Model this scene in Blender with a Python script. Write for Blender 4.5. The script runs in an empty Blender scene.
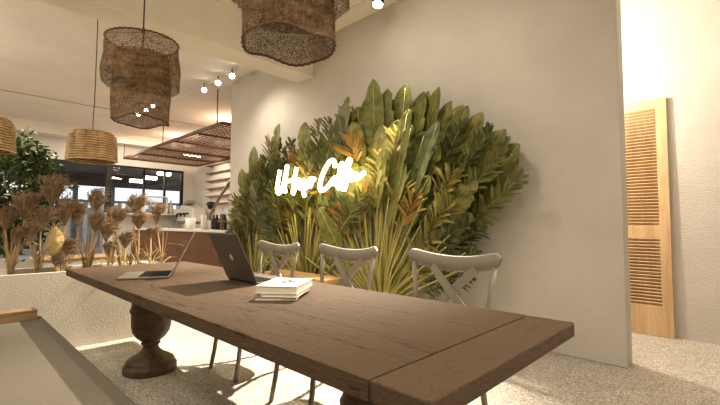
import bpy, bmesh, math, random
from mathutils import Vector, Matrix, noise

scene = bpy.context.scene
COL = scene.collection
PI = math.pi
rnd = random.Random(7)
H = 1.10                                   # eye height

# ------------------------------------------------------------------ camera
yaw, pitch, roll, FPX = math.radians(43.88), math.radians(3.11), math.radians(0.18), 402.4
cw = Vector((-math.sin(yaw) * math.cos(pitch), math.cos(yaw) * math.cos(pitch), math.sin(pitch)))
ca = Vector((math.cos(yaw), math.sin(yaw), 0))
cb = ca.cross(cw)
cR = ca * math.cos(roll) + cb * math.sin(roll)
cU = -ca * math.sin(roll) + cb * math.cos(roll)
cam_data = bpy.data.cameras.new('camera')
cam = bpy.data.objects.new('camera', cam_data)
COL.objects.link(cam)
cam.matrix_world = Matrix(((cR.x, cU.x, -cw.x, 0), (cR.y, cU.y, -cw.y, 0), (cR.z, cU.z, -cw.z, H), (0, 0, 0, 1)))
cam_data.sensor_width = 36
cam_data.lens = FPX / 720 * 36
cam_data.clip_start = 0.02
scene.camera = cam

def ray(x, y):
    return (cw * FPX + cR * (x - 360) + cU * (202.5 - y)).normalized()
def on_z(x, y, z):
    d = ray(x, y); return d * ((z - H) / d.z) + Vector((0, 0, H))
def on_y(x, y, Y):
    d = ray(x, y); return d * (Y / d.y) + Vector((0, 0, H))
def on_x(x, y, X):
    d = ray(x, y); return d * (X / d.x) + Vector((0, 0, H))

# --------------------------------------------------------------- materials
def new_mat(name):
    m = bpy.data.materials.new(name); m.use_nodes = True
    nt = m.node_tree
    return m, nt, nt.nodes['Principled BSDF']
def N(nt, t, **kw):
    n = nt.nodes.new(t)
    for k, v in kw.items(): setattr(n, k, v)
    return n
def ramp(nt, fac, stops):
    r = N(nt, 'ShaderNodeValToRGB')
    e = r.color_ramp.elements
    e[0].position, e[0].color = stops[0][0], (*stops[0][1], 1)
    e[1].position, e[1].color = stops[-1][0], (*stops[-1][1], 1)
    for p, c in stops[1:-1]:
        q = e.new(p); q.color = (*c, 1)
    nt.links.new(fac, r.inputs['Fac'])
    return r
def mix3(a, b, t): return tuple(a[i] * (1 - t) + b[i] * t for i in range(3))
def coords(nt, scale=(1, 1, 1), kind='Object', rot=(0, 0, 0)):
    tc = N(nt, 'ShaderNodeTexCoord'); mp = N(nt, 'ShaderNodeMapping')
    mp.inputs['Scale'].default_value = scale
    mp.inputs['Rotation'].default_value = rot
    nt.links.new(tc.outputs[kind], mp.inputs['Vector'])
    return mp.outputs['Vector']
def noise_tex(nt, vec, scale, detail=4, rough=.55, dist=0):
    n = N(nt, 'ShaderNodeTexNoise')
    n.inputs['Scale'].default_value = scale; n.inputs['Detail'].default_value = detail
    n.inputs['Roughness'].default_value = rough; n.inputs['Distortion'].default_value = dist
    nt.links.new(vec, n.inputs['Vector'])
    return n
def bump(nt, bs, height, strength, dist=.01):
    b = N(nt, 'ShaderNodeBump')
    b.inputs['Strength'].default_value = strength; b.inputs['Distance'].default_value = dist
    nt.links.new(height, b.inputs['Height']); nt.links.new(b.outputs['Normal'], bs.inputs['Normal'])
def plain(name, col, rough=.6, var=.12, scale=12, metal=0, bmp=0, bscale=60, spec=.3):
    m, nt, bs = new_mat(name)
    v = coords(nt)
    n = noise_tex(nt, v, scale)
    lo = tuple(c * (1 - var) for c in col); hi = tuple(min(1, c * (1 + var)) for c in col)
    r = ramp(nt, n.outputs['Fac'], [(.3, lo), (.7, hi)])
    nt.links.new(r.outputs['Color'], bs.inputs['Base Color'])
    bs.inputs['Roughness'].default_value = rough; bs.inputs['Metallic'].default_value = metal
    bs.inputs['Specular IOR Level'].default_value = spec
    if bmp:
        n2 = noise_tex(nt, v, bscale, 3)
        bump(nt, bs, n2.outputs['Fac'], bmp)
    return m
def wood(name, lo, mid, hi, axis=0, rough=.6, stretch=14, scale=3.2, bmp=.25, spec=.3):
    m, nt, bs = new_mat(name)
    s = [stretch * .55] * 3; s[axis] = .55
    v = coords(nt, tuple(s))
    n = noise_tex(nt, v, scale, 7, .62, 1.2)
    v2 = coords(nt, tuple(8 if i != axis else .9 for i in range(3)))
    n2 = noise_tex(nt, v2, 22, 4, .7)
    mx = N(nt, 'ShaderNodeMath', operation='MULTIPLY_ADD')
    nt.links.new(n2.outputs['Fac'], mx.inputs[0]); mx.inputs[1].default_value = .4
    nt.links.new(n.outputs['Fac'], mx.inputs[2])
    r = ramp(nt, mx.outputs[0], [(.45, lo), (.68, mid), (.92, hi)])
    nt.links.new(r.outputs['Color'], bs.inputs['Base Color'])
    bs.inputs['Roughness'].default_value = rough
    bs.inputs['Specular IOR Level'].default_value = spec
    bump(nt, bs, mx.outputs[0], bmp, .004)
    return m
def emit(name, col, strength):
    m, nt, bs = new_mat(name)
    bs.inputs['Base Color'].default_value = (*col, 1)
    bs.inputs['Emission Color'].default_value = (*col, 1)
    bs.inputs['Emission Strength'].default_value = strength
    return m

def stucco(name, col, strength=.55):
    m, nt, bs = new_mat(name)
    v = coords(nt)
    n = noise_tex(nt, v, 1.6, 5)
    r = ramp(nt, n.outputs['Fac'], [(.3, tuple(c * .93 for c in col)), (.7, tuple(min(1, c * 1.05) for c in col))])
    nt.links.new(r.outputs['Color'], bs.inputs['Base Color'])
    bs.inputs['Roughness'].default_value = .92; bs.inputs['Specular IOR Level'].default_value = .15
    n2 = noise_tex(nt, v, 150, 4, .6); n3 = noise_tex(nt, v, 62, 3, .5)
    ad = N(nt, 'ShaderNodeMath', operation='ADD')
    nt.links.new(n2.outputs['Fac'], ad.inputs[0]); nt.links.new(n3.outputs['Fac'], ad.inputs[1])
    bump(nt, bs, ad.outputs[0], strength, .016)
    return m
def terrazzo(name):
    m, nt, bs = new_mat(name)
    v = coords(nt)
    vo = N(nt, 'ShaderNodeTexVoronoi'); vo.inputs['Scale'].default_value = 145
    nt.links.new(v, vo.inputs['Vector'])
    sp = N(nt, 'ShaderNodeSeparateColor'); nt.links.new(vo.outputs['Color'], sp.inputs['Color'])
    r = ramp(nt, sp.outputs[0], [(0, (.19, .16, .125)), (.3, (.42, .37, .30)), (.72, (.53, .475, .40)), (1, (.88, .83, .74))])
    n = noise_tex(nt, v, 1.3, 4)
    r2 = ramp(nt, n.outputs['Fac'], [(.3, (.86, .86, .86)), (.7, (1, 1, 1))])
    mx = N(nt, 'ShaderNodeMix', data_type='RGBA', blend_type='MULTIPLY'); mx.inputs[0].default_value = 1
    nt.links.new(r.outputs['Color'], mx.inputs[6]); nt.links.new(r2.outputs['Color'], mx.inputs[7])
    nt.links.new(mx.outputs[2], bs.inputs['Base Color'])
    bs.inputs['Roughness'].default_value = .62
    bs.inputs['Specular IOR Level'].default_value = .35
    bump(nt, bs, vo.outputs['Distance'], .25, .004)
    return m
def weave(name, lo, hi, hole=.32, su=1, metal=0):
    """open rope mesh: threads run round and down, small see-through holes"""
    m, nt, bs = new_mat(name)
    tc = N(nt, 'ShaderNodeTexCoord'); mp = N(nt, 'ShaderNodeMapping')
    mp.inputs['Scale'].default_value = (1, 1, 1)
    nt.links.new(tc.outputs['UV'], mp.inputs['Vector'])
    n = noise_tex(nt, mp.outputs['Vector'], 9, 4, .6)
    mp2 = N(nt, 'ShaderNodeMapping'); mp2.inputs['Scale'].default_value = (60 * su, 9, 1)
    nt.links.new(tc.outputs['UV'], mp2.inputs['Vector'])
    n2 = noise_tex(nt, mp2.outputs['Vector'], 1.3, 3, .6)
    ad = N(nt, 'ShaderNodeMath', operation='MULTIPLY_ADD'); ad.inputs[1].default_value = .5
    nt.links.new(n2.outputs['Fac'], ad.inputs[0]); nt.links.new(n.outputs['Fac'], ad.inputs[2])
    r = ramp(nt, ad.outputs[0], [(.58, lo), (.98, hi)])
    nt.links.new(r.outputs['Color'], bs.inputs['Base Color'])
    bs.inputs['Roughness'].default_value = .85; bs.inputs['Specular IOR Level'].default_value = .15
    # strands
    mp3 = N(nt, 'ShaderNodeMapping'); mp3.inputs['Scale'].default_value = (300 * su, 105, 1)
    nt.links.new(tc.outputs['UV'], mp3.inputs['Vector'])
    vo = N(nt, 'ShaderNodeTexVoronoi'); vo.inputs['Scale'].default_value = 1
    nt.links.new(mp3.outputs['Vector'], vo.inputs['Vector'])
    bump(nt, bs, vo.outputs['Distance'], .9, .01)
    gt = N(nt, 'ShaderNodeMath', operation='LESS_THAN'); gt.inputs[1].default_value = hole
    nt.links.new(vo.outputs['Distance'], gt.inputs[0])
    tr = N(nt, 'ShaderNodeBsdfTransparent'); ms = N(nt, 'ShaderNodeMixShader')
    nt.links.new(gt.outputs[0], ms.inputs[0])
    nt.links.new(bs.outputs[0], ms.inputs[1]); nt.links.new(tr.outputs[0], ms.inputs[2])
    nt.links.new(ms.outputs[0], nt.nodes['Material Output'].inputs['Surface'])
    return m
def leaf(name, lo, hi, scale=5, trans=.25, rough=.38):
    m, nt, bs = new_mat(name)
    v = coords(nt)
    n = noise_tex(nt, v, scale, 3)
    r = ramp(nt, n.outputs['Fac'], [(.32, lo), (.68, hi)])
    nt.links.new(r.outputs['Color'], bs.inputs['Base Color'])
    bs.inputs['Roughness'].default_value = rough; bs.inputs['Specular IOR Level'].default_value = .4
    tl = N(nt, 'ShaderNodeBsdfTranslucent'); ms = N(nt, 'ShaderNodeMixShader')
    nt.links.new(r.outputs['Color'], tl.inputs['Color'])
    ms.inputs[0].default_value = trans
    nt.links.new(bs.outputs[0], ms.inputs[1]); nt.links.new(tl.outputs[0], ms.inputs[2])
    nt.links.new(ms.outputs[0], nt.nodes['Material Output'].inputs['Surface'])
    return m
def glass(name):
    m, nt, bs = new_mat(name)
    tr = N(nt, 'ShaderNodeBsdfTransparent'); gl = N(nt, 'ShaderNodeBsdfGlossy')
    tr.inputs['Color'].default_value = (.86, .88, .9, 1)
    gl.inputs['Roughness'].default_value = .02
    fr = N(nt, 'ShaderNodeFresnel'); fr.inputs['IOR'].default_value = 1.5
    n = noise_tex(nt, coords(nt), .5); 
    ad = N(nt, 'ShaderNodeMath', operation='MULTIPLY_ADD'); ad.inputs[1].default_value = .01
    nt.links.new(n.outputs['Fac'], ad.inputs[0]); nt.links.new(fr.outputs[0], ad.inputs[2])
    ms = N(nt, 'ShaderNodeMixShader')
    nt.links.new(ad.outputs[0], ms.inputs[0]); nt.links.new(tr.outputs[0], ms.inputs[1]); nt.links.new(gl.outputs[0], ms.inputs[2])
    nt.links.new(ms.outputs[0], nt.nodes['Material Output'].inputs['Surface'])
    return m

WALLC = (.60, .555, .49)
M = {}
M['wall'] = stucco('rough_plaster', WALLC)
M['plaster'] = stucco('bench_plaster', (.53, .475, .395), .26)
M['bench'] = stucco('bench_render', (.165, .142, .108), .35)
M['old_plank'] = wood('old_plank_timber', (.17, .10, .045), (.27, .165, .078), (.36, .23, .12), 1, .6, 16, 2.5, .2)
M['ceiling'] = plain('ceiling_paint', (.77, .715, .64), .95, .05, 1.5, bmp=.12, bscale=70, spec=.1)
M['white_wall'] = plain('smooth_white_paint', (.70, .66, .60), .85, .04, 2)
M['floor'] = terrazzo('pebble_floor')
M['joint'] = plain('ceiling_joint', (.30, .26, .21), .9)  # dark tone of the ceiling panel joint
def old_wood(name, lo, mid, hi, axis):
    m, nt, bs = new_mat(name)
    s = [5.0] * 3; s[axis] = .8
    n = noise_tex(nt, coords(nt, tuple(s)), 2.2, 8, .68, 1.6)
    s2 = [26] * 3; s2[axis] = 4.5
    n2 = noise_tex(nt, coords(nt, tuple(s2)), 4.0, 6, .75, .4)
    n3 = noise_tex(nt, coords(nt), 150, 3, .7)
    a1 = N(nt, 'ShaderNodeMath', operation='MULTIPLY_ADD'); a1.inputs[1].default_value = .85
    nt.links.new(n2.outputs['Fac'], a1.inputs[0]); nt.links.new(n.outputs['Fac'], a1.inputs[2])
    a2 = N(nt, 'ShaderNodeMath', operation='MULTIPLY_ADD'); a2.inputs[1].default_value = .35
    nt.links.new(n3.outputs['Fac'], a2.inputs[0]); nt.links.new(a1.outputs[0], a2.inputs[2])
    r = ramp(nt, a2.outputs[0], [(.98, lo), (1.10, mid), (1.22, hi)])
    nt.links.new(r.outputs['Color'], bs.inputs['Base Color'])
    bs.inputs['Roughness'].default_value = .68; bs.inputs['Specular IOR Level'].default_value = .16
    bump(nt, bs, a2.outputs[0], 1.0, .009)
    return m
M['oak_top'] = old_wood('weathered_table_wood', (.036, .021, .0115), (.092, .057, .032), (.20, .132, .080), 0)
M['oak_end'] = old_wood('weathered_end_board', (.040, .023, .0125), (.096, .060, .034), (.20, .132, .080), 1)
M['oak_leg'] = wood('turned_leg_wood', (.05, .030, .017), (.10, .062, .036), (.16, .104, .062), 0, .5, 9, 2.4, .2)
M['pine'] = wood('orange_timber', (.42, .235, .09), (.56, .33, .135), (.68, .43, .20), 0, .5, 16, 2.5, .15)
M['pine_v'] = wood('orange_door_timber', (.44, .275, .135), (.57, .38, .20), (.69, .49, .28), 2, .5, 16, 2.5, .12)
M['brown_front'] = wood('brown_counter_boards', (.115, .052, .022), (.16, .074, .032), (.20, .096, .044), 2, .55, 12, 2.5, .15)
M['rust'] = plain('rusty_mesh', (.24, .115, .065), .7, .35, 20)
M['rust_dark'] = plain('rust_dark_steel', (.12, .060, .036), .6, .2, 20)
M['chair'] = plain('warm_grey_paint', (.235, .203, .157), .45, .05, 9, spec=.4)
M['black'] = plain('black_metal', (.012, .011, .010), .5, .2, 20)
M['dark_frame'] = plain('dark_bronze_frame', (.018, .012, .009), .55, .15, 10)
M['cord'] = plain('dark_cord', (.03, .024, .018), .7)
M['pale_cord'] = plain('grey_brown_cord', (.10, .085, .065), .7)
M['alu'] = plain('silver_aluminium', (.25, .22, .185), .42, .04, 30, metal=.5)
M['space'] = plain('dark_grey_aluminium', (.105, .092, .072), .5, .05, 30, metal=.3)
M['key'] = plain('black_keys', (.016, .013, .010), .85, .2, 60, spec=.08)
M['screen'] = plain('dark_screen', (.008, .008, .010), .12, .1, 4)
M['logo'] = plain('bright_logo_metal', (.72, .70, .66), .2, .02, 4, metal=.5)
M['paper'] = plain('book_pages', (.72, .66, .55), .9, .05, 60)
M['cover'] = plain('white_book_cover', (.78, .73, .64), .55, .03, 12)
M['cover_grey'] = plain('grey_book_cover', (.22, .20, .175), .5, .35, 40)
M['ink'] = plain('black_ink', (.03, .026, .022), .7)
M['rope'] = weave('brown_rope_mesh', (.095, .050, .024), (.47, .29, .15), .45)
M['rope_in'] = weave('brown_rope_mesh_inner', (.10, .054, .026), (.47, .29, .15), .44)
def wicker_mat(name):
    m, nt, bs = new_mat(name)
    v = coords(nt)
    sx = N(nt, 'ShaderNodeSeparateXYZ'); nt.links.new(v, sx.inputs[0])
    mu = N(nt, 'ShaderNodeMath', operation='MULTIPLY'); mu.inputs[1].default_value = 2 * PI / .0291
    nt.links.new(sx.outputs['Z'], mu.inputs[0])
    sn = N(nt, 'ShaderNodeMath', operation='SINE'); nt.links.new(mu.outputs[0], sn.inputs[0])
    n = noise_tex(nt, v, 9, 3)
    ad = N(nt, 'ShaderNodeMath', operation='MULTIPLY_ADD'); ad.inputs[1].default_value = .32
    nt.links.new(sn.outputs[0], ad.inputs[0]); nt.links.new(n.outputs['Fac'], ad.inputs[2])
    r = ramp(nt, ad.outputs[0], [(.18, (.22, .12, .045)), (.42, (.52, .34, .16)), (.8, (.70, .50, .27))])
    nt.links.new(r.outputs['Color'], bs.inputs['Base Color'])
    bs.inputs['Roughness'].default_value = .6
    return m
M['wicker'] = wicker_mat('honey_wicker')
M['stalk'] = leaf('palm_stalk', (.29, .27, .065), (.52, .45, .14), 3, .1)
M['stalk_dry'] = leaf('palm_sheath', (.34, .24, .08), (.50, .34, .11), 4, .1)
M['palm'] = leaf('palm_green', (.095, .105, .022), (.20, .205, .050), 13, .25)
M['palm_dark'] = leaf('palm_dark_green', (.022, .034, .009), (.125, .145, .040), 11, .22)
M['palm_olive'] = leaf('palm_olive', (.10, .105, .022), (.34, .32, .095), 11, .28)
M['palm_gold'] = leaf('palm_golden', (.17, .14, .03), (.27, .22, .055), 7, .3)
M['palm_dry'] = leaf('palm_dry_orange', (.22, .115, .028), (.40, .25, .06), 7, .3)
M['ficus'] = leaf('ficus_green', (.022, .042, .010), (.085, .115, .026), 9, .2, .4)
M['bark'] = plain('grey_bark', (.16, .115, .075), .9, .25, 18)
M['plume'] = leaf('dry_plume', (.24, .15, .082), (.45, .315, .185), 25, .25, .9)
M['plume_pale'] = leaf('pale_plume', (.50, .36, .14), (.66, .50, .24), 25, .3, .9)
M['straw'] = leaf('dry_straw', (.36, .25, .12), (.56, .41, .21), 12, .2, .8)
M['soil'] = plain('planter_gravel', (.30, .25, .19), .95, .35, 60, bmp=.4)
M['glass'] = glass('window_glass')
M['spot_glow'] = emit('spot_lens', (1, .90, .74), 40)
M['strip_glow'] = emit('lamp_glow', (1, .88, .68), 14)
M['neon'] = emit('neon_tube', (1, .82, .36), 15)
M['steel'] = plain('brushed_steel', (.45, .43, .40), .3, .05, 20, metal=.8)
M['white_gloss'] = plain('white_enamel', (.74, .71, .66), .35, .03, 8)
M['bottle'] = plain('pale_bottle', (.62, .56, .47), .4, .05, 8)
M['awning'] = plain('awning_grey', (.10, .095, .09), .8, .1, 4)
M['fascia'] = plain('dark_fascia', (.040, .032, .028), .7, .1, 4)
M['blue_post'] = plain('steel_blue_paint', (.085, .11, .14), .5, .1, 4)
M['fence'] = plain('pale_fence', (.48, .46, .42), .8, .1, 4)
M['ground'] = plain('pale_paving', (.55, .52, .47), .9, .1, 3)

# ----------------------------------------------------------- mesh building
class MB:
    def __init__(s): s.v = []; s.f = []; s.uv = None
    def add(s, vs, fs):
        b = len(s.v); s.v += [Vector(p) for p in vs]; s.f += [tuple(b + i for i in q) for q in fs]
        return s
    def box(s, lo, hi, rot=None, at=None):
        x0, y0, z0 = lo; x1, y1, z1 = hi
        vs = [Vector(p) for p in ((x0, y0, z0), (x1, y0, z0), (x1, y1, z0), (x0, y1, z0), (x0, y0, z1), (x1, y0, z1), (x1, y1, z1), (x0, y1, z1))]
        if rot: vs = [rot @ p for p in vs]
        if at: vs = [p + Vector(at) for p in vs]
        return s.add(vs, [(0, 3, 2, 1), (4, 5, 6, 7), (0, 1, 5, 4), (1, 2, 6, 5), (2, 3, 7, 6), (3, 0, 4, 7)])
    def bar(s, p, q, w, h, up=(0, 0, 1)):
        p, q = Vector(p), Vector(q); d = (q - p).normalized(); u = Vector(up)
        a = d.cross(u)
        if a.length < 1e-4: a = d.cross(Vector((1, 0, 0)))
        a.normalize(); b = a.cross(d).normalized(); a *= w / 2; b *= h / 2
        vs = [p - a - b, p + a - b, p + a + b, p - a + b, q - a - b, q + a - b, q + a + b, q - a + b]
        return s.add(vs, [(0, 1, 2, 3), (7, 6, 5, 4), (0, 4, 5, 1), (1, 5, 6, 2), (2, 6, 7, 3), (3, 7, 4, 0)])
    def tube(s, pts, r, n=8, caps=True):
        pts = [Vector(p) for p in pts]; m = len(pts)
        rs = r if isinstance(r, (list, tuple)) else [r] * m
        prev = None; base = len(s.v)
        for i, p in enumerate(pts):
            t = (pts[min(i + 1, m - 1)] - pts[max(i - 1, 0)]).normalized()
            if prev is None:
                a = t.cross(Vector((0, 0, 1)))
                if a.length < .05: a = t.cross(Vector((0, 1, 0)))
            else: a = prev - t * prev.dot(t)
            a.normalize(); prev = a; b = t.cross(a)
            for k in range(n):
                w = 2 * PI * k / n
                s.v.append(p + (a * math.cos(w) + b * math.sin(w)) * rs[i])
        for i in range(m - 1):
            for k in range(n):
                k2 = (k + 1) % n
                s.f.append((base + i * n + k, base + i * n + k2, base + (i + 1) * n + k2, base + (i + 1) * n + k))
        if caps and n > 2:
            s.f.append(tuple(base + k for k in range(n))[::-1]); s.f.append(tuple(base + (m - 1) * n + k for k in range(n)))
        return s
    def lathe(s, prof, n=32, c=(0, 0, 0), caps=True):
        base = len(s.v); c = Vector(c)
        for r, z in prof:
            for k in range(n):
                w = 2 * PI * k / n
                s.v.append(c + Vector((r * math.cos(w), r * math.sin(w), z)))
        for i in range(len(prof) - 1):
            for k in range(n):
                k2 = (k + 1) % n
                s.f.append((base + i * n + k, base + i * n + k2, base + (i + 1) * n + k2, base + (i + 1) * n + k))
        if caps:
            s.f.append(tuple(base + k for k in range(n))[::-1]); s.f.append(tuple(base + (len(prof) - 1) * n + k for k in range(n)))
        return s
    def grid(s, rows, closed=False):
        base = len(s.v); n = len(rows[0])
        for r in rows: s.v += [Vector(p) for p in r]
        for i in range(len(rows) - 1):
            for k in range(n if closed else n - 1):
                k2 = (k + 1) % n
                s.f.append((base + i * n + k, base + i * n + k2, base + (i + 1) * n + k2, base + (i + 1) * n + k))
        return s
    def build(s, name, mat, parent=None, smooth=False, bevel=0, seg=2, solid=0, loc=None):
        me = bpy.data.meshes.new(name)
        me.from_pydata([tuple(p) for p in s.v], [], s.f); me.update()
        me.materials.append(mat)
        o = bpy.data.objects.new(name, me); COL.objects.link(o)
        if loc is not None: o.location = loc
        if parent is not None: o.parent = parent
        if smooth:
            for p in me.polygons: p.use_smooth = True
        if s.uv:
            ul = me.uv_layers.new(name='UVMap')
            for p in me.polygons:
                for li in p.loop_indices: ul.data[li].uv = s.uv[me.loops[li].vertex_index]
        if solid:
            md = o.modifiers.new('thickness', 'SOLIDIFY'); md.thickness = solid; md.offset = 0
        if bevel:
            md = o.modifiers.new('edge', 'BEVEL'); md.width = bevel; md.segments = seg; md.limit_method = 'ANGLE'; md.angle_limit = math.radians(40)
        return o

def tag(o, label, cat, group=None, kind=None):
    o['label'] = label; o['category'] = cat
    if group: o['group'] = group
    if kind: o['kind'] = kind
    return o
def empty(name, loc, rz=0):
    o = bpy.data.objects.new(name, None); COL.objects.link(o)
    o.location = loc; o.rotation_euler = (0, 0, rz); o.empty_display_size = .1
    return o
def kids(o): return [c for c in bpy.data.objects if c.parent == o]
def copy_tree(o, parent=None):
    c = o.copy(); COL.objects.link(c)
    if parent is not None: c.parent = parent
    for ch in kids(o): copy_tree(ch, c)
    return c
def struct(name, mb, mat, parent=None, **kw):
    o = mb.build(name, mat, parent, **kw)
    o['kind'] = 'structure'
    return o
def box(lo, hi): return MB().box(lo, hi)

# ------------------------------------------------------------- the setting
CZ = 3.78
XW, XE = -14.1, 3.2                       # cafe front and the end behind the camera's right
YB, YN, YR, YC = 3.70, -2.6, 5.03, 6.12   # plant wall, near wall, rear wall, cafe side wall
struct('floor', box((XW - .2, YN - .2, -.1), (XE + .2, YC + .2, 0)), M['floor'])
struct('ceiling', box((XW - .2, YN - .2, CZ), (XE + .2, YC + .2, CZ + .1)), M['ceiling'])
wb = struct('wall_plants', box((-6.93, YB, 0), (-.70, YB + .18, CZ)), M['wall'], bevel=.008)
struct('wall_rear', box((-6.93, YR, 0), (XE, YR + .12, CZ)), M['wall'])
struct('wall_corridor', box((-6.93, YB + .18, 0), (-6.81, YC, CZ)), M['wall'])
struct('wall_cafe', box((XW, YC, 0), (-6.93, YC + .15, CZ)), M['white_wall'])
struct('wall_near', box((XW, YN - .15, 0), (XE, YN, CZ)), M['wall'])
struct('wall_right', box((XE, YN, 0), (XE + .15, YR, CZ)), M['wall'])
YO0, YM, YO1 = -1.2, 3.44, 5.80           # openings in the glazed front
ZH, ZS = 2.93, 1.44
fw = MB()
fw.box((XW - .2, YN, ZH), (XW, YC, CZ)); fw.box((XW - .2, YO1, 0), (XW, YC, ZH))
fw.box((XW - .2, YN, 0), (XW, YO0, ZH)); fw.box((XW - .2, YM, 0), (XW, YO1, ZS))
struct('wall_front', fw, M['white_wall'])
# ceiling beams and joint
struct('trim_1', box((-4.87, YN, 3.25), (-4.51, YB, CZ)), M['ceiling'], bevel=.006)
struct('trim_2', box((-13.75, YN, 3.50), (-13.35, YC, CZ)), M['ceiling'])
struct('trim_3', box((-10.72, YN, CZ - .006), (-10.68, YC, CZ)), M['joint'])
# window_1 = glazed doors, window_2 = window over the sill
def window(name, y0, y1, z0, z1, muls, wdt):
    mb = MB(); x0, x1 = XW - .16, XW - .02
    mb.box((x0, y0, z1 - wdt), (x1, y1, z1)); mb.box((x0, y0, z0), (x1, y1, z0 + .06))
    for y, w in [(y0 + wdt / 2, wdt), (y1 - wdt / 2, wdt)] + muls: mb.box((x0, y - w / 2, z0 + .06), (x1, y + w / 2, z1 - wdt))
    fr = struct(name, mb, M['dark_frame'])
    g = box((XW - .10, y0 + wdt, z0 + .06), (XW - .09, y1 - wdt, z1 - wdt)).build('window_glass', M['glass'], fr)
    return fr
window('window_1', YO0, YM + .10, 0.0, ZH, [(.4, .09), (1.9, .05)], .075)
window('window_2', YM + .10, YO1, ZS, ZH, [(4.55, .04), (5.2, .035)], .07)
# low planter wall
PX, PT = -4.34, .675
pl = MB()
pl.box((PX - .07, -2.2, 0), (PX, 1.62, PT)); pl.box((PX - .62, -2.2, 0), (PX - .55, 1.62, PT))
pl.box((PX - .55, -2.2, 0), (PX - .07, -2.13, PT)); pl.box((PX - .55, 1.55, 0), (PX - .07, 1.62, PT))
pw = struct('wall_planter', pl, M['plaster'])
sl = MB().box((PX - .55, -2.13, PT - .12), (PX - .07, 1.55, PT - .05)).build('planter_bed', M['soil']); sl['kind'] = 'stuff'
tag(sl, 'pale gravel bed filling the low plastered planter', 'gravel', kind='stuff')

# ----------------------------------------------------------------- outside
struct('ground', box((-30, -14, -.25), (XW - .2, 16, -.1)), M['ground'])
aw = empty('patio_awning', (-15.86, 2.5, 2.4))
tag(aw, 'dark awning roof outside the cafe windows', 'awning')
MB().box((-1.3, -9, .52), (1.54, 9, .60)).build('roof_panel', M['awning'], aw)
MB().box((-1.35, -9, .06), (-1.22, 9, .60)).build('fascia_board', M['fascia'], aw)
for k, (px, lab) in enumerate(((75, 'blue steel post holding the awning left of the glazed door mullion'), (112, 'blue steel post of the awning just right of the window mullion'))):
    p = on_x(px, 200, -16.9)
    o = MB().box((-.07, -.07, -.1), (.07, .07, 2.46)).build('awning_post', M['blue_post'], loc=(p.x, p.y, 0))
    tag(o, lab, 'post', 'blue awning posts')
fe = empty('patio_fence', (-19, 3, 0)); tag(fe, 'pale slatted fence beyond the patio outside', 'fence')
mb = MB()
for k in range(60): mb.box((-.02, -9 + k * .30, .1), (.02, -9 + k * .30 + .15, 1.95))
mb.build('fence_slats', M['fence'], fe)
MB().box((-.05, -9, 1.95), (.05, 9, 2.05)).build('top_rail', M['blue_post'], fe)
MB().box((-.3, -9, -.1), (-.1, 9, 1.75)).build('back_panel', M['fence'], fe)
for k, (px, py) in enumerate(((137, 181), (150, 178), (164, 174))):
    p = on_x(px, py, -14.9)
    r = empty('patio_lamp', (p.x, p.y, p.z))
    tag(r, ['leftmost of the three glowing lamps under the awning', 'middle of the three glowing lamps under the awning', 'rightmost of the three glowing lamps under the awning'][k], 'lamp', 'lamps under the awning')
    MB().box((-.12, -.22, .05), (.12, .22, .12)).build('housing', M['awning'], r)
    MB().box((-.10, -.20, -.05), (.10, .20, .05)).build('diffuser', M['strip_glow'], r)
    MB().tube([(0, 0, .12), (0, 0, 2.92 - p.z)], .012, 6).build('stem', M['awning'], r)

# ------------------------------------------------------------ dining table
TX0, TX1, TY0, TY1, TZ, TT = -4.145, -.503, .745, 1.742, .718, .055
tb = empty('dining_table', ((TX0 + TX1) / 2, (TY0 + TY1) / 2, 0))
tag(tb, 'long rustic brown timber table on turned urn legs', 'table')
cx, cy = tb.location.x, tb.location.y
EB = .18
mb = MB()
ys = [TY0, TY0 + .335, TY0 + .665, TY1]
for a, b in zip(ys, ys[1:]): mb.box((TX0 + EB - cx + .0045, a - cy + .0003, TZ - TT), (TX1 - EB - cx - .0045, b - cy - .0003, TZ))
mb.build('tabletop', M['oak_top'], tb, bevel=.0015)
for x0, x1 in ((TX0, TX0 + EB), (TX1 - EB, TX1)):
    MB().box((x0 - cx, TY0 - cy, TZ - TT), (x1 - cx, TY1 - cy, TZ)).build('end_board', M['oak_end'], tb, bevel=.006, seg=3)
prof = [(.182, 0), (.185, .012), (.185, .040), (.177, .055), (.165, .060), (.167, .075), (.158, .088), (.128, .108), (.092, .128), (.066, .150), (.055, .170), (.053, .188),
        (.065, .196), (.067, .208), (.057, .216), (.074, .228), (.104, .254), (.128, .292), (.137, .34), (.138, .43), (.146, .436), (.148, .460), (.140, .468), (.136, .50), (.150, .60), (.170, .62), (.170, TZ - TT)]
for x in (-3.285, -.99):
    lg = MB().lathe(prof, 40).build('pedestal', M['oak_leg'], tb, smooth=True, loc=(x - cx, -.105, 0))
MB().box((-1.15, -.14, TZ - TT - .05), (1.40, -.02, TZ - TT)).build('apron', M['oak_leg'], tb)

# ------------------------------------------------------------------ bench
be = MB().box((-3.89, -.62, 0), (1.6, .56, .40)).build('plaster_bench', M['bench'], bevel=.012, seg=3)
tag(be, 'long low plastered bench in the lower left foreground', 'bench')
p = MB().box((-.06, -.95, 0), (.06, .075, .072)).build('wooden_plank', M['old_plank'], loc=(-3.825, .44, .40), bevel=.004)
p.rotation_euler = (0, 0, math.radians(2))
tag(p, 'orange timber plank lying across the end of the plastered bench', 'plank')

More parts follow.
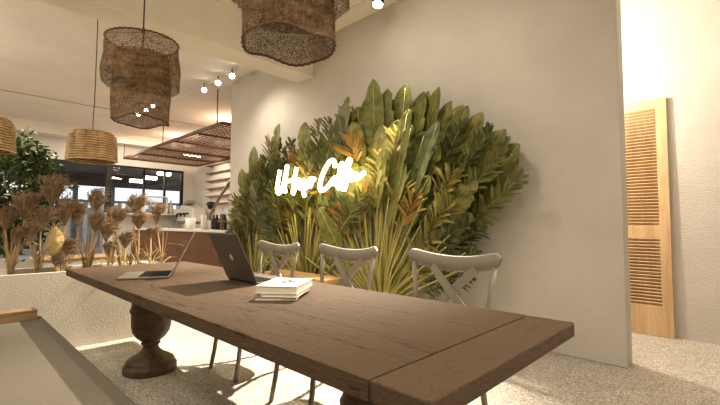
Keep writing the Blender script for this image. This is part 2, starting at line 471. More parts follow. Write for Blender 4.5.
# ----------------------------------------------------------------- chairs
def make_chair():
    r = empty('dining_chair', (0, 0, 0))
    # seat: rounded trapezoid
    out = []
    for k in range(40):
        a = 2 * PI * k / 40
        c, s_ = math.cos(a), math.sin(a)
        e = .55
        x = math.copysign(abs(c) ** e, c); y = math.copysign(abs(s_) ** e, s_)
        out.append((x * (.215 - .02 * y), y * .215 - .005))
    mb = MB()
    rows = [[(x * k, y * k, z) for x, y in out] for k, z in ((.02, .425), (.95, .425), (1, .432), (1, .446), (.96, .455), (.8, .449), (.02, .446))]
    mb.grid(rows, True); mb.build('seat', M['chair'], r, smooth=True)
    rim = MB(); rim.tube([(x * .93, y * .93, .415) for x, y in out + out[:1]], .011, 8, False); rim.build('seat_frame', M['chair'], r, smooth=True)
    for sx in (-1, 1):
        MB().tube([(sx * .165, -.165, .425), (sx * .172, -.178, .30), (sx * .180, -.198, .14), (sx * .187, -.224, 0)], [.016, .016, .0155, .0145], 12).build('front_leg', M['chair'], r, smooth=True)
        MB().tube([(sx * .205, .275, 0), (sx * .198, .225, .18), (sx * .193, .195, .36), (sx * .197, .190, .46), (sx * .212, .205, .60), (sx * .232, .225, .75), (sx * .250, .245, .885)], [.0145, .0155, .016, .016, .015, .014, .013], 12).build('rear_leg', M['chair'], r, smooth=True)
    # top rail: dished, bowed to the rear, rounded ends
    n = 32; rows = []
    for i in range(n + 1):
        t = -1 + 2 * i / n
        x = t * .288
        yb = .235 + .05 * (1 - t * t); zc = .905 + .043 * (t * t) - .02
        hh = .044 * min(1, (1 - abs(t) ** 9) ** .5 + .12)
        th = .011
        rows.append([(x, yb - th, zc - hh * .85), (x, yb - th, zc + hh * .85), (x, yb, zc + hh), (x, yb + th, zc + hh * .85), (x, yb + th, zc - hh * .85), (x, yb, zc - hh)])
    mb = MB(); mb.grid(rows, True)
    mb.f.append(tuple(range(6))); mb.f.append(tuple(n * 6 + k for k in range(6))[::-1])
    mb.build('top_rail', M['chair'], r, smooth=True)
    for sx in (-1, 1):
        mb = MB(); pts = []
        rows = []
        for i in range(13):
            t = i / 12
            x = sx * (.135 - .335 * t); z = .868 - .310 * t
            y = .262 + .012 * sx * math.sin(t * PI) - .063 * t
            nrm = Vector((.310, 0, -.335 * sx)).normalized()
            w = .023; d = .0055
            a = nrm * w; b = Vector((0, d, 0)); c = Vector((x, y, z))
            rows.append([c - a - b, c + a - b, c + a + b, c - a + b])
        mb.grid(rows, True); mb.f.append((0, 1, 2, 3)); mb.f.append((51, 50, 49, 48))
        mb.build('cross_bar', M['chair'], r)
    return r
ch0 = make_chair()
for k, (x, y, rz, lab) in enumerate(((-2.795, 1.690, 0, 'pale grey cross-back chair nearest the open dark grey laptop lid'),
                                     (-1.985, 1.690, 0, 'middle pale grey cross-back chair, right behind the books'),
                                     (-1.172, 1.690, -1, 'pale grey cross-back chair against bare plaster right of the palms'))):
    o = ch0 if k == 0 else copy_tree(ch0)
    o.location = (x, y, 0); o.rotation_euler = (0, 0, math.radians(rz))
    tag(o, lab, 'chair', 'cross-back chairs at the table')

# ---------------------------------------------------------------- laptops
def logo_mesh(mb, c, u, v, nrm, s):
    """flat fruit emblem: bitten round body and a leaf"""
    def P(a, b, d): return c + u * a * s + v * b * s + nrm * d
    body = []
    for k in range(28):
        w = 2 * PI * k / 28 + PI / 2
        rr = .48 + .035 * math.cos(2 * w) ** 2
        if abs(math.atan2(math.sin(w), math.cos(w)) - .25) < .42: rr = .34
        if k == 0: rr = .42
        body.append((math.cos(w) * rr * .92, math.sin(w) * rr))
    lf = [(.02, .56), (.16, .62), (.20, .80), (.06, .74)]
    for poly in (body, lf):
        b = len(mb.v)
        mb.v += [P(a, q, .0012) for a, q in poly] + [P(a, q, -.0002) for a, q in poly]
        m = len(poly)
        mb.f.append(tuple(b + i for i in range(m)))
        for i in range(m): mb.f.append((b + i, b + m + i, b + m + (i + 1) % m, b + (i + 1) % m))
def make_laptop(loc, rz, w, d, lidlen, lean, mat, label, lidmat):
    """local: user edge at -y, hinge at y = 0; lean = how far the lid top goes past the hinge"""
    r = empty('laptop', loc, rz); tag(r, label, 'laptop')
    bt = .016
    MB().box((-w / 2, -d, .002), (w / 2, 0, bt)).build('base', mat, r, bevel=.005, seg=3)
    ft = MB()
    for sx in (-1, 1):
        for yy in (-d + .03, -.03): ft.box((sx * (w / 2 - .03) - .012, yy - .008, 0), (sx * (w / 2 - .03) + .012, yy + .008, .0025))
    ft.build('feet', M['key'], r)
    kb = MB()
    kb.box((-w * .46, -d * .62, bt - .0005), (w * .46, -d * .05, bt + .0006))
    nk = 14
    for rr in range(5):
        for k in range(nk):
            x0 = -w * .45 + k * w * .90 / nk; y0 = -d * .61 + rr * d * .55 / 5
            kb.box((x0 + .002, y0 + .002, bt), (x0 + w * .90 / nk - .002, y0 + d * .55 / 5 - .002, bt + .0022))
    kb.build('keyboard', M['key'], r)
    MB().box((-w * .16, -d * .95, bt - .0005), (w * .16, -d * .66, bt + .0005)).build('touchpad', lidmat, r)
    hz = (lidlen ** 2 - lean ** 2) ** .5
    v = Vector((0, lean, hz)) / lidlen; u = Vector((1, 0, 0)); nb = u.cross(v) * -1  # outer normal (+y side)
    if nb.y < 0: nb = -nb
    o = Vector((0, .002, bt))
    rot = Matrix((u, nb, v)).transposed()
    lid = MB().box((-w / 2, -.003, 0), (w / 2, .003, lidlen), rot.to_3x3(), o).build('lid', lidmat, r, bevel=.002)
    MB().box((-w / 2 + .008, -.0042, .012), (w / 2 - .008, -.0028, lidlen - .008), rot.to_3x3(), o).build('screen', M['screen'], lid)
    lm = MB(); logo_mesh(lm, o + v * lidlen * .5 + nb * .003, -u, v, nb, .040)
    lm.build('emblem', M['logo'], lid)
    MB().tube([(-w * .4, .001, bt - .002), (w * .4, .001, bt - .002)], .006, 10).build('hinge', M['key'], r, smooth=True)
    return r
# dark lid: user sits on the chair side, lid top leans to the camera side
make_laptop((-2.405, 1.385, TZ), PI, .372, .26, .338, .145, M['space'], 'dark grey laptop with its open lid back facing us', M['space'])
make_laptop((-3.10, 1.212, TZ), math.atan2(-.43, .90), .38, .33, .340, .145, M['alu'], 'silver laptop at the far left end of the table, lid seen edge-on', M['alu'])

# ------------------------------------------------------------------ books
def make_book(loc, rz, w, l, t, cov, label):
    r = empty('book', loc, rz); tag(r, label, 'book', 'books stacked on the table')
    MB().box((-w / 2 + .005, -l / 2 + .005, .0025), (w / 2 - .002, l / 2 - .005, t - .0025)).build('pages', M['paper'], r)
    mb = MB(); mb.box((-w / 2, -l / 2, 0), (w / 2, l / 2, .0025)); mb.box((-w / 2, -l / 2, t - .0025), (w / 2, l / 2, t)); mb.box((-w / 2, -l / 2, 0), (-w / 2 + .003, l / 2, t))
    mb.build('cover', cov, r)
    return r
bz = TZ
bdir = math.radians(36)
make_book((-1.797, 1.262, bz), math.radians(43), .215, .255, .018, M['cover_grey'], 'grey magazine at the bottom of the stack on the table')
make_book((-1.775, 1.288, bz + .018), math.radians(37), .185, .27, .018, M['cover'], 'thin white book in the middle of the stack on the table')
b3 = make_book((-1.800, 1.297, bz + .036), bdir, .218, .315, .036, M['cover'], 'thick white book on top of the stack, black motif on cover')
mb = MB()
for k in range(7):
    a = k * .9; d = Vector((math.cos(a), math.sin(a), 0)); q = Vector((-d.y, d.x, 0)) * .008
    c = Vector((.01, .02, .0366)); L = .050 + .02 * (k % 3)
    mb.add([c - q, c + d * L * .6 - q * 1.6, c + d * L, c + d * L * .6 + q * 1.6], [(0, 1, 2, 3)])
for k in range(5): mb.box((-.02 + k * .012, -.075, .0358), (-.012 + k * .012, -.066, .0364))
mb.build('cover_print', M['ink'], b3)

# --------------------------------------------------- woven tiered pendants
def tier(r0, z0, z1, ph, wob, nz=26, n=128, low=.03):
    mb = MB(); mb.uv = {}
    rows = []
    for i in range(nz + 1):
        t = i / nz; row = []
        for k in range(n):
            a = 2 * PI * k / n
            zz = z1 + (z0 - z1) * t
            if t > .5:
                zz += (t - .5) * 2 * low * (math.sin(3 * a + ph) * .6 + math.sin(5 * a + ph * 2) * .4)
            rr = r0 * (1 + wob * (math.sin(t * 6 + ph + a * 2) * .5 + .5 * math.sin(t * 9 + 3 * a)) + .05 * math.sin(PI * t * .9) + .03 * t) + .0055 * math.sin(a * 38 + 2 * math.sin(t * 4))
            row.append((rr * math.cos(a), rr * math.sin(a), zz))
        rows.append(row)
    mb.grid(rows, True)
    for i in range(nz + 1):
        for k in range(n):
            t = i / nz
            mb.uv[i * n + k] = (abs(2 * k / n - 1) * r0 / .37, t * abs(z1 - z0) / .5)
    return mb, rows[0], rows[-1]
def rope_lamp(x, y, lab, rz, low=.375):
    r = empty('rope_pendant_lamp', (x, y, 2.0), rz); tag(r, lab, 'pendant lamp', 'brown woven pendant lamps')
    top = CZ - 2.0
    mb, t0, b0 = tier(.300, low, .790, .4, .035); up = mb.build('outer_shade', M['rope'], r, smooth=True)
    MB().tube([Vector(p) for p in t0 + t0[:1]], .008, 6, False).build('rim', M['rust_dark'], up, smooth=True)
    mb, t1, b1 = tier(.225, .045, .66, 2.1, .03, low=.02); lo = mb.build('inner_shade', M['rope_in'], r, smooth=True)
    MB().tube([Vector(p) for p in b1 + b1[:1]], .007, 6, False).build('rim', M['rust_dark'], lo, smooth=True)
    hub = Vector((0, 0, .89))
    MB().tube([hub, (0, 0, top)], .0065, 8).build('cable', M['cord'], r)
    mb = MB()
    for k in range(3):
        a = 2 * PI * k / 3 + .5
        mb.tube([hub, (.300 * math.cos(a), .300 * math.sin(a), .790)], .003, 5)
        mb.tube([hub, (.225 * math.cos(a + .4), .225 * math.sin(a + .4), .66)], .0025, 5)
    mb.build('hanging_wires', M['cord'], r)
    MB().lathe([(.012, .87), (.016, .88), (.016, .91), (.008, .93)], 12).build('hub', M['black'], r)
    MB().tube([(0, 0, .88), (0, 0, .55)], .006, 8).build('drop_cord', M['cord'], r)
    MB().lathe([(.045, top - .025), (.055, top - .02), (.055, top)], 20).build('ceiling_rose', M['black'], r)
    return r
L1 = on_y(140.5, 122, 1.243); L2 = on_y(289, 45, 1.243)
rope_lamp(L1.x, L1.y, 'two-tier brown woven pendant hanging over the far end of the table', 0)
rope_lamp(L2.x, L2.y, 'two-tier brown woven pendant cut off by the top of the photo', 1.1, .27)

# ------------------------------------------------------ wicker drum lamps
def wicker_lamp(x, y, lab, rz=0):
    z0 = 1.86
    r = empty('wicker_pendant_lamp', (x, y, z0), rz); tag(r, lab, 'pendant lamp', 'honey wicker drum lamps')
    mb = MB(); rows = []; nr = 12; n = 192; lobes = 12
    for i in range(nr):
        t = i / (nr - 1)
        for dz, dr in ((0, -.013), (.006, .009), (.021, .009), (.027, -.013)):
            row = []
            for k in range(n):
                a = 2 * PI * k / n
                lb = abs(math.sin(a * lobes / 2)) ** .6
                rr = (.262 - .022 * t - .05 * max(0, t - .88) * 5) * (.89 + .12 * lb) + dr * (1 if (i + int(a * lobes / PI)) % 2 else .5)
                row.append((rr * math.cos(a), rr * math.sin(a), .32 * t + dz))
            rows.append(row)
    mb.grid(rows, True)
    sh = mb.build('shade', M['wicker'], r, smooth=False, solid=.006)
    top = MB(); rows = [[(p[0] * k, p[1] * k, .355 + h) for p in rows[-1]] for k, h in ((1, 0), (.6, .012), (.1, .014))]
    top.grid(rows, True); top.build('shade_top', M['wicker'], r, smooth=True)
    T = CZ - z0
    MB().tube([(0, 0, .36), (-.022, .0, .44), (-.02, .0, .56), (.012, .0, .70), (.016, .0, .9), (.016, .0, T)], .0055, 8).build('cable', M['pale_cord'], r, smooth=True)
    MB().lathe([(.04, T - .02), (.05, T - .016), (.05, T)], 16, (.016, 0, 0)).build('ceiling_rose', M['pale_cord'], r)
    return r
W1 = on_z(92, 160, 1.995)
D1 = math.hypot(5.55, 1.21)
wd = Vector((-5.62, 1.225, 0))
W1 = on_y(92, 160, 1.2); k_ = 5.75 / abs(W1.x)
W1 = Vector((W1.x * k_, W1.y * k_, 0)); 
wicker_lamp(W1.x, W1.y, 'honey wicker drum lamp hanging left of the woven pendant')
W2 = on_x(-18, 150, -5.75)
wicker_lamp(W2.x, W2.y, 'honey wicker drum lamp at the left edge, before the green tree', .2)

# --------------------------------------------------------- track and spots
SY, SZ = 3.42, 3.62
tr = MB().box((-12.2, SY - .02, CZ - .035), (-1.9, SY + .02, CZ)).build('lighting_track', M['white_wall'])
tag(tr, 'slim pale lighting track on the ceiling by the palm wall', 'track')
def spot_head(x, y, z, aim, lab, grp='track spotlights', big=1.0, stem_top=CZ - .035):
    r = empty('track_spotlight', (x, y, z)); tag(r, lab, 'spotlight', grp)
    d = (Vector(aim) - Vector((x, y, z))).normalized()
    q = Vector((0, 0, -1)).rotation_difference(d).to_matrix()
    mb = MB().lathe([(.03, .11), (.048, .10), (.052, .0), (.052, -.03), (.044, -.03), (.044, -.012)], 20, caps=False)
    mb.v = [q @ (p * big) for p in mb.v]; mb.build('housing', M['black'], r, smooth=True)
    mb = MB().lathe([(.0435, -.014), (.0435, -.026), (.03, -.034), (.001, -.036)], 20, caps=False)
    mb.v = [q @ (p * big) for p in mb.v]; mb.build('lens', M['spot_glow'], r, smooth=True)
    MB().tube([q @ Vector((0, 0, .09 * big)), (0, 0, stem_top - z)], .01, 8).build('stem', M['black'], r)
    return Vector((x, y, z)) + d * .06 * big
def spot_light(name, p, aim, energy, size_deg, col=(1, .80, .56), blend=.4, rad=.05):
    l = bpy.data.lights.new(name, 'SPOT'); l.energy = energy; l.color = col
    l.spot_size = math.radians(size_deg); l.spot_blend = blend; l.shadow_soft_size = rad
    o = bpy.data.objects.new(name, l); COL.objects.link(o); o.location = p
    o.rotation_euler = (Vector(aim) - Vector(p)).to_track_quat('-Z', 'Y').to_euler()
    return o
def point_light(name, p, energy, col=(1, .80, .56), rad=.15):
    l = bpy.data.lights.new(name, 'POINT'); l.energy = energy; l.color = col; l.shadow_soft_size = rad
    o = bpy.data.objects.new(name, l); COL.objects.link(o); o.location = p
    return o
def area_light(name, p, aim, energy, size, col=(1, .80, .56)):
    l = bpy.data.lights.new(name, 'AREA'); l.energy = energy; l.color = col; l.shape = 'DISK'; l.size = size
    o = bpy.data.objects.new(name, l); COL.objects.link(o); o.location = p
    o.rotation_euler = (Vector(aim) - Vector(p)).to_track_quat('-Z', 'Y').to_euler()
    return o
WARM = (1, .89, .73)
for px, py, lab in ((204, 90, 'leftmost of the three glowing spotlights above the hung lattice'), (218, 83, 'middle of the three glowing spotlights above the hung lattice'), (232, 76, 'rightmost of the three glowing spotlights, at the plant wall corner')):
    p = on_z(px, py, SZ)
    a = (p.x + .4, 2.6, 1.2)
    q = spot_head(p.x, p.y, SZ, (0, 0, 1.1), lab)
for px, py, lab in ((138.5, 114, 'spotlight glinting through the pendant mesh, left of three'), (146, 110, 'spotlight glinting through the pendant mesh, middle of three'), (153, 106, 'spotlight glinting through the pendant mesh, right of three')):
    p = on_z(px, py, SZ)
    spot_head(p.x, p.y, SZ, (0, 0, 1.1), lab)
p = on_z(378, 2, SZ)
S4 = spot_head(p.x, p.y, SZ, (p.x + .5, p.y - 1.1, 0.3), 'round ceiling spotlight at the top centre, above the palms', big=1.35)

# ---------------------------------------------------------- palm fan plants
def frond(parent, base, ang, Ls, Lb, wid, yoff, style, mats, tw=0, depthlean=0):
    """fan leaf in a plane beside the wall: stalk then blade with split segments"""
    d = Vector((math.sin(ang), depthlean, math.cos(ang))).normalized()
    side = Vector((math.cos(ang), 0, -math.sin(ang)))
    sag = rnd.uniform(.02, .10) * (1 if ang > 0 else -1) * abs(math.sin(ang)) + rnd.uniform(-.02, .02)
    def mid(s):                            # s metres along the leaf
        t = s / (Ls + Lb)
        return base + d * s + Vector((0, yoff * min(1, t * 2.5), 0)) + side * sag * t * t * 2
    bl = MB()
    if style == 'broad':
        n = 26; card = rnd.uniform(.10, .42) * (1 if ang > 0 else -1); fold = rnd.uniform(-.35, -.1)
        notch = [rnd.random() < .13 for _ in range(n + 1)]
        for sd in (-1, 1):
            rows = []
            for i in range(n + 1):
                t = i / n
                w = wid * min(1, (t / .22) ** .7 if t > 0 else .0) * (1 if t < .6 else max(.03, 1 - ((t - .6) / .4) ** 2.4) ** .8) * rnd.uniform(.94, 1.03)
                if notch[i] and .15 < t < .9: w *= rnd.uniform(.55, .8)
                m_ = mid(Ls + Lb * t)
                up = d * (.22 * w)
                out = Vector((side.x * sd, fold - card * sd + tw, side.z * sd)).normalized()
                rows.append([m_, m_ + out * w * .5 + up, m_ + out * w * .95 + up * 2.2 + Vector((0, .012, 0))])
            bl.grid(rows)
    else:
        if style == 'split': n, wf, lf = 18, 1.0, 1.4
        elif style == 'dry': n, wf, lf = 9, .8, 1.0
        else: n, wf, lf = 26, .78, .9
        fine = style in ('fine', 'dry')
        fold = rnd.uniform(-.55, .1); gap = rnd.uniform(.1, .9)
        for sd in (-1, 1):
            for i in range(n):
                t = (i + .5 + rnd.uniform(-.2, .2)) / n
                m_ = mid(Ls + Lb * t)
                prof = (math.sin(PI * (t * .84 + .13)) ** .5)
                L = wid * 1.25 * prof * lf * rnd.uniform(.86, 1.12)
                wd_ = Lb / n * wf * .5 * rnd.uniform(.9, 1.1)
                an = math.radians(rnd.uniform(32, 54) - 16 * t) if fine else math.radians(23 - 15 * t + rnd.uniform(-4, 5))
                out = side * sd
                yy = rnd.uniform(-.55, .05) if fine else fold * .6 + rnd.uniform(-.16, .12)
                dirv = (d * math.cos(an) + out * math.sin(an) + Vector((0, yy + tw * sd, 0))).normalized()
                rj = .9 if fine else .55
                nw = dirv.cross(Vector((0, -1, 0)) + side * (rnd.uniform(-rj, rj) + (0 if fine else .35 * sd)) + d * rnd.uniform(-.3, .3)).normalized()
                drp = Vector((0, -.03, -1)) * L * rnd.uniform(.03, .28 if fine else .14)
                P = []
                rowsw = ((0, .5, .5), (.3, .95, .95), (.65, 1.0, 1.0), (.88, .7, .7), (1.0, .05, .05)) if fine else ((0, .6, .6), (.35, 1, 1), (.84, 1, .92), (.95, .98, .15), (1.0, .92, -.62))
                for q, wa, wb2 in rowsw:
                    c = m_ + dirv * L * q + drp * q * q
                    if sd < 0: wa, wb2 = wb2, wa
                    P.append([c - nw * wd_ * wa, c + nw * wd_ * wb2])
                bl.grid(P)
    f = bl.build('frond', mats, parent, smooth=(style == 'broad'))
    if style == 'dry': return f
    st = MB()
    nn = 8
    st.tube([mid((Ls + Lb * .97) * i / nn) for i in range(nn + 1)], [.014 * max(0, 1 - 1.15 * i / nn * (Ls + Lb) / max(.3, Ls)) + .0035 for i in range(nn + 1)], 5)
    st.build('stalk', M['stalk'], f, smooth=True)
    return f
def palm(px, py, Y, label, specs, sheath, reach=1.0):
    b = on_y(px, py, Y)
    b = Vector((b.x, Y, 0))
    r = empty('fan_palm', b); tag(r, label, 'palm', 'fan palms along the wall')
    z0 = .16
    sh = MB()
    for k in range(sheath):
        a = math.radians(-64 + 128 * k / (sheath - 1) + rnd.uniform(-2, 2)); q = rnd.uniform(1.05, 1.42) * reach; yj = rnd.uniform(-.14, .0)
        sh.tube([(0, 0, 0.0), (.03 * math.sin(a), -.02, z0), (q * .4 * math.sin(a), yj - .05, z0 + q * .4 * math.cos(a)), (q * math.sin(a), yj - .09, z0 + q * math.cos(a) - .05 * abs(math.sin(a)))], [.03, .024, .0125, .008], 6)
    sh.build('leaf_sheath', M['stalk'], r, smooth=True)
    MB().lathe([(.10, 0), (.13, .1), (.16, .3), (.10, .36)], 20).build('trunk', M['stalk_dry'], r, smooth=True)
    for (ang, R, Lb, wid, yo, style, m) in specs:
        frond(r, Vector((rnd.uniform(-.04, .04), 0, z0)), math.radians(ang), R - Lb, Lb, wid, yo, style, M[m])
    return r
def fan(a0, a1, n, R, Lb, wid, yo, style, mats, jr=.06):
    out = []
    for k in range(n):
        a = a0 + (a1 - a0) * (k + rnd.uniform(-.25, .25)) / max(1, n - 1)
        rr = R(a) if callable(R) else R
        out.append((a, rr * rnd.uniform(1 - jr, 1 + jr * .4), Lb * rnd.uniform(.9, 1.1), wid * rnd.uniform(.85, 1.15), yo + rnd.uniform(-.05, .05), style, rnd.choice(mats)))
    return out
# big right-hand fan
Ra = lambda a: 2.40 - .0062 * max(0, a) - .008 * max(0, -a - 5)
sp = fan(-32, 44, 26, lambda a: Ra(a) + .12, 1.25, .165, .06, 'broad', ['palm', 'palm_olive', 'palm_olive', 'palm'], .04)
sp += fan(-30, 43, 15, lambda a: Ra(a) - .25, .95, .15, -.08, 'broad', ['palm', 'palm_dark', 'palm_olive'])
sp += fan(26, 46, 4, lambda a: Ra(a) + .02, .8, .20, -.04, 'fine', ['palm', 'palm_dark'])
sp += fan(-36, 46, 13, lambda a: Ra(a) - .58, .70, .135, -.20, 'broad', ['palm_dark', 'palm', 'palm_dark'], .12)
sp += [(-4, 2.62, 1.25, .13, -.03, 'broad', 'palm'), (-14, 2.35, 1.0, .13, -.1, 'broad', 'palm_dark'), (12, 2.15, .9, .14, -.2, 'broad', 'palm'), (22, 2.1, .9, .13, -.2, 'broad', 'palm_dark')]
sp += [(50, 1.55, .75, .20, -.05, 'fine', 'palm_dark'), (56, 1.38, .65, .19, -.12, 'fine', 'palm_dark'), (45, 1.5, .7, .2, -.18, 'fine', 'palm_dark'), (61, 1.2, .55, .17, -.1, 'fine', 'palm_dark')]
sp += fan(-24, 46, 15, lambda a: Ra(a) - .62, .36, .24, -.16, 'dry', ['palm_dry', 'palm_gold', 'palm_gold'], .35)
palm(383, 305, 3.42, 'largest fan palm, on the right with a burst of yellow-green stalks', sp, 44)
# middle fan
Rb = lambda a: 2.42 - .006 * abs(a - 12) - .0001 * (a - 12) ** 2
sp = fan(-44, 30, 13, Rb, 1.25, .26, .06, 'fine', ['palm', 'palm_olive', 'palm', 'palm_olive'])
sp += fan(-40, 34, 11, lambda a: Rb(a) - .42, 1.0, .24, -.12, 'fine', ['palm', 'palm_olive', 'palm_olive'])
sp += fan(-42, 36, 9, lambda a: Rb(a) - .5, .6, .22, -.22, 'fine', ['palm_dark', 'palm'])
sp += [(15, 2.58, 1.1, .15, -.05, 'broad', 'palm'), (-2, 2.3, .9, .13, -.1, 'broad', 'palm_olive'), (-22, 2.35, .9, .14, -.08, 'broad', 'palm'), (-35, 2.0, .8, .12, -.2, 'broad', 'palm_dark')]
sp += fan(-36, 26, 14, lambda a: Rb(a) - .35, .32, .22, -.10, 'dry', ['palm_dry', 'palm_gold'], .35)
palm(313, 290, 3.40, 'middle fan palm behind the glowing sign, feathery olive fronds', sp, 34, .84)
# left fan
Rc = lambda a: max(1.15, min(2.28, 2.10 + .019 * a))
sp = fan(-40, 28, 12, Rc, 1.15, .26, .04, 'fine', ['palm', 'palm_olive', 'palm', 'palm_dark'])
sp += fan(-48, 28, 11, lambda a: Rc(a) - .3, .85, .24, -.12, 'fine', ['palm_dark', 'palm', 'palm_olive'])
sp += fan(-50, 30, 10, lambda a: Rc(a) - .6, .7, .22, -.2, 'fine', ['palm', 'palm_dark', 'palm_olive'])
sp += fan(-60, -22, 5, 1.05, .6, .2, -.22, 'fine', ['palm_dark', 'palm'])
sp += [(10, 2.46, 1.0, .16, -.04, 'broad', 'palm_olive'), (-5, 2.16, .9, .13, -.08, 'broad', 'palm'), (-15, 1.9, .8, .12, -.1, 'broad', 'palm')]
sp += fan(-36, 24, 13, lambda a: Rc(a) - .3, .32, .22, -.10, 'dry', ['palm_dry', 'palm_gold'], .35)
palm(262, 285, 3.42, 'leftmost fan palm by the wall end, dense light-tipped fronds', sp, 28, .68)

# -------------------------------------------------------------- neon sign
NY = 2.98
ng = empty('neon_sign', on_y(320, 178, NY)); tag(ng, 'glowing yellow-white handwritten neon sign in front of the palms', 'sign')
def stroke(word, pts, ox, oy, k):
    P = [on_y(ox + x / k, oy + y / k, NY) - ng.location for x, y in pts]
    # smooth
    Q = []
    for i in range(len(P) - 1):
        a = P[max(i - 1, 0)]; b = P[i]; c = P[i + 1]; d = P[min(i + 2, len(P) - 1)]
        for s in range(5):
            t = s / 5
            Q.append(.5 * ((2 * b) + (c - a) * t + (2 * a - 5 * b + 4 * c - d) * t * t + (3 * b - a - 3 * c + d) * t ** 3))
    Q.append(P[-1])
    word.tube(Q, .023, 8)
K = 6.857
w1 = MB()
for pts in ([(68, 140), (58, 200), (48, 270), (60, 300), (85, 260), (105, 180), (118, 105), (108, 190), (100, 260), (108, 290)],
            [(182, 120), (170, 190), (160, 260), (158, 300), (175, 250), (195, 205), (205, 215), (200, 260), (220, 250), (236, 205), (232, 250), (245, 262), (262, 215), (284, 195), (280, 240), (268, 250), (262, 225), (290, 215), (305, 190)],
            [(226, 245), (230, 290), (238, 320)], [(120, 215), (150, 205), (178, 190)]):
    stroke(w1, pts, 270, 150, K)
w1.build('first_word', M['neon'], ng, smooth=True)
w2 = MB()
for pts in ([(444, 120), (442, 80), (420, 72), (390, 110), (360, 170), (342, 240), (350, 278), (380, 265), (410, 235), (432, 200)],
            [(432, 200), (448, 190), (455, 215), (440, 235), (430, 215), (445, 200), (465, 190)],
            [(468, 235), (480, 160), (498, 105), (490, 95), (478, 150), (468, 240), (474, 262), (490, 200)],
            [(508, 235), (525, 150), (548, 78), (540, 70), (520, 140), (506, 240), (508, 275), (525, 215)],
            [(525, 215), (550, 190), (560, 178), (552, 172), (545, 195), (562, 205), (585, 182), (594, 168), (584, 166), (580, 190), (598, 200), (625, 175), (650, 152)],
            [(470, 170), (520, 160), (560, 145)]):
    stroke(w2, pts, 270, 150, K)
w2.build('second_word', M['neon'], ng, smooth=True)
mb = MB()
for px, py in ((284, 178), (305, 178), (325, 175), (352, 172)):
    c = on_y(px, py, NY) - ng.location
    mb.tube([c, c + Vector((0, YB - NY, 0))], .005, 6)
mb.build('wall_spacers', M['black'], ng)

# ------------------------------------------------ low timber bench by palms
lb = empty('timber_bench', (-3.70, 2.93, 0)); tag(lb, 'low orange timber bench between the chairs and the palms', 'bench')
MB().box((-.60, -.15, .47), (.53, .15, .52)).build('seat', M['pine'], lb, bevel=.004)
for x in (-.52, .43): MB().box((x - .04, -.13, 0), (x + .04, .13, .47)).build('leg', M['pine'], lb)
MB().box((-.48, -.02, .30), (.39, .02, .38)).build('stretcher', M['pine'], lb)

# ---------------------------------------------------------- louvred shutter
SX1, SX0, SH = -.545, -1.10, 2.39
sd = empty('louvred_shutter', ((SX0 + SX1) / 2, YR - .045, 0)); tag(sd, 'orange timber louvred shutter leaning on the rear wall', 'shutter')
sd.rotation_euler = (math.radians(-.6), 0, 0)
w = (SX1 - SX0) / 2
for sx in (-1, 1): MB().box((sx * (w - .045) - .045, -.018, 0), (sx * (w - .045) + .045, .018, SH)).build('stile', M['pine_v'], sd, bevel=.003)
for z0, z1 in ((0.0, .30), (.97, 1.10), (SH - .10, SH)): MB().box((-w + .09, -.015, z0 + .002), (w - .09, .015, z1)).build('rail', M['pine_v'], sd, bevel=.002)
def louvres(z0, z1, n):
    mb = MB()
    for k in range(n):
        z = z0 + (k + .5) * (z1 - z0) / n
        rot = Matrix.Rotation(math.radians(-42), 3, 'X')
        mb.box((-w + .09, -.022, -.0035), (w - .09, .022, .0035), rot, (0, 0, z))
    mb.build('louvre_panel', M['pine_v'], sd)
louvres(.30, .97, 20); louvres(1.10, SH - .10, 36)

# ---------------------------------------------------------- hung rust lattice
LZ = 3.06
A_ = on_z(124, 158, LZ); B_ = on_z(197, 166, LZ)
lx0, ly0, ly1, lx1 = A_.x, A_.y, B_.y, -7.3
la = empty('hung_lattice', ((lx0 + lx1) / 2, (ly0 + ly1) / 2, LZ)); tag(la, 'rust brown lattice canopy hung above the coffee counter', 'canopy')
hx, hy = (lx1 - lx0) / 2, (ly1 - ly0) / 2
mb = MB()
for sy in (-1, 1): mb.box((-hx, sy * hy - .025, -.03), (hx, sy * hy + .025, .03))
for sx in (-1, 1): mb.box((sx * hx - .025, -hy, -.03), (sx * hx + .025, hy, .03))
for k in range(1, 5): x = -hx + 2 * hx * k / 5; mb.box((x - .02, -hy, -.025), (x + .02, hy, .025))
mb.build('frame', M['rust_dark'], la)
mb = MB()
n1 = 40
for k in range(n1):
    x = -hx + 2 * hx * (k + .5) / n1; w_ = rnd.uniform(.030, .062)
    mb.box((x - w_, -hy, -.001), (x + w_, hy, .001))
n2 = 19
for k in range(n2):
    y = -hy + 2 * hy * (k + .5) / n2
    x = -hx
    while x < hx:                       # cross strips in broken runs
        L = rnd.uniform(.4, 1.3); w_ = rnd.uniform(.016, .034)
        mb.box((x, y - w_, -.003), (min(hx, x + L), y + w_, -.001))
        x += L + rnd.uniform(.0, .35)
mb.build('slats', M['rust'], la)
for k, (sx, sy) in enumerate(((-1, -1), (-1, 1), (0, -1), (0, 1), (.93, -1), (.93, 1))):
    MB().tube([(sx * hx, sy * hy, .03), (sx * hx, sy * hy, CZ - LZ)], .012, 8).build('hanging_rod', M['rust_dark'], la)

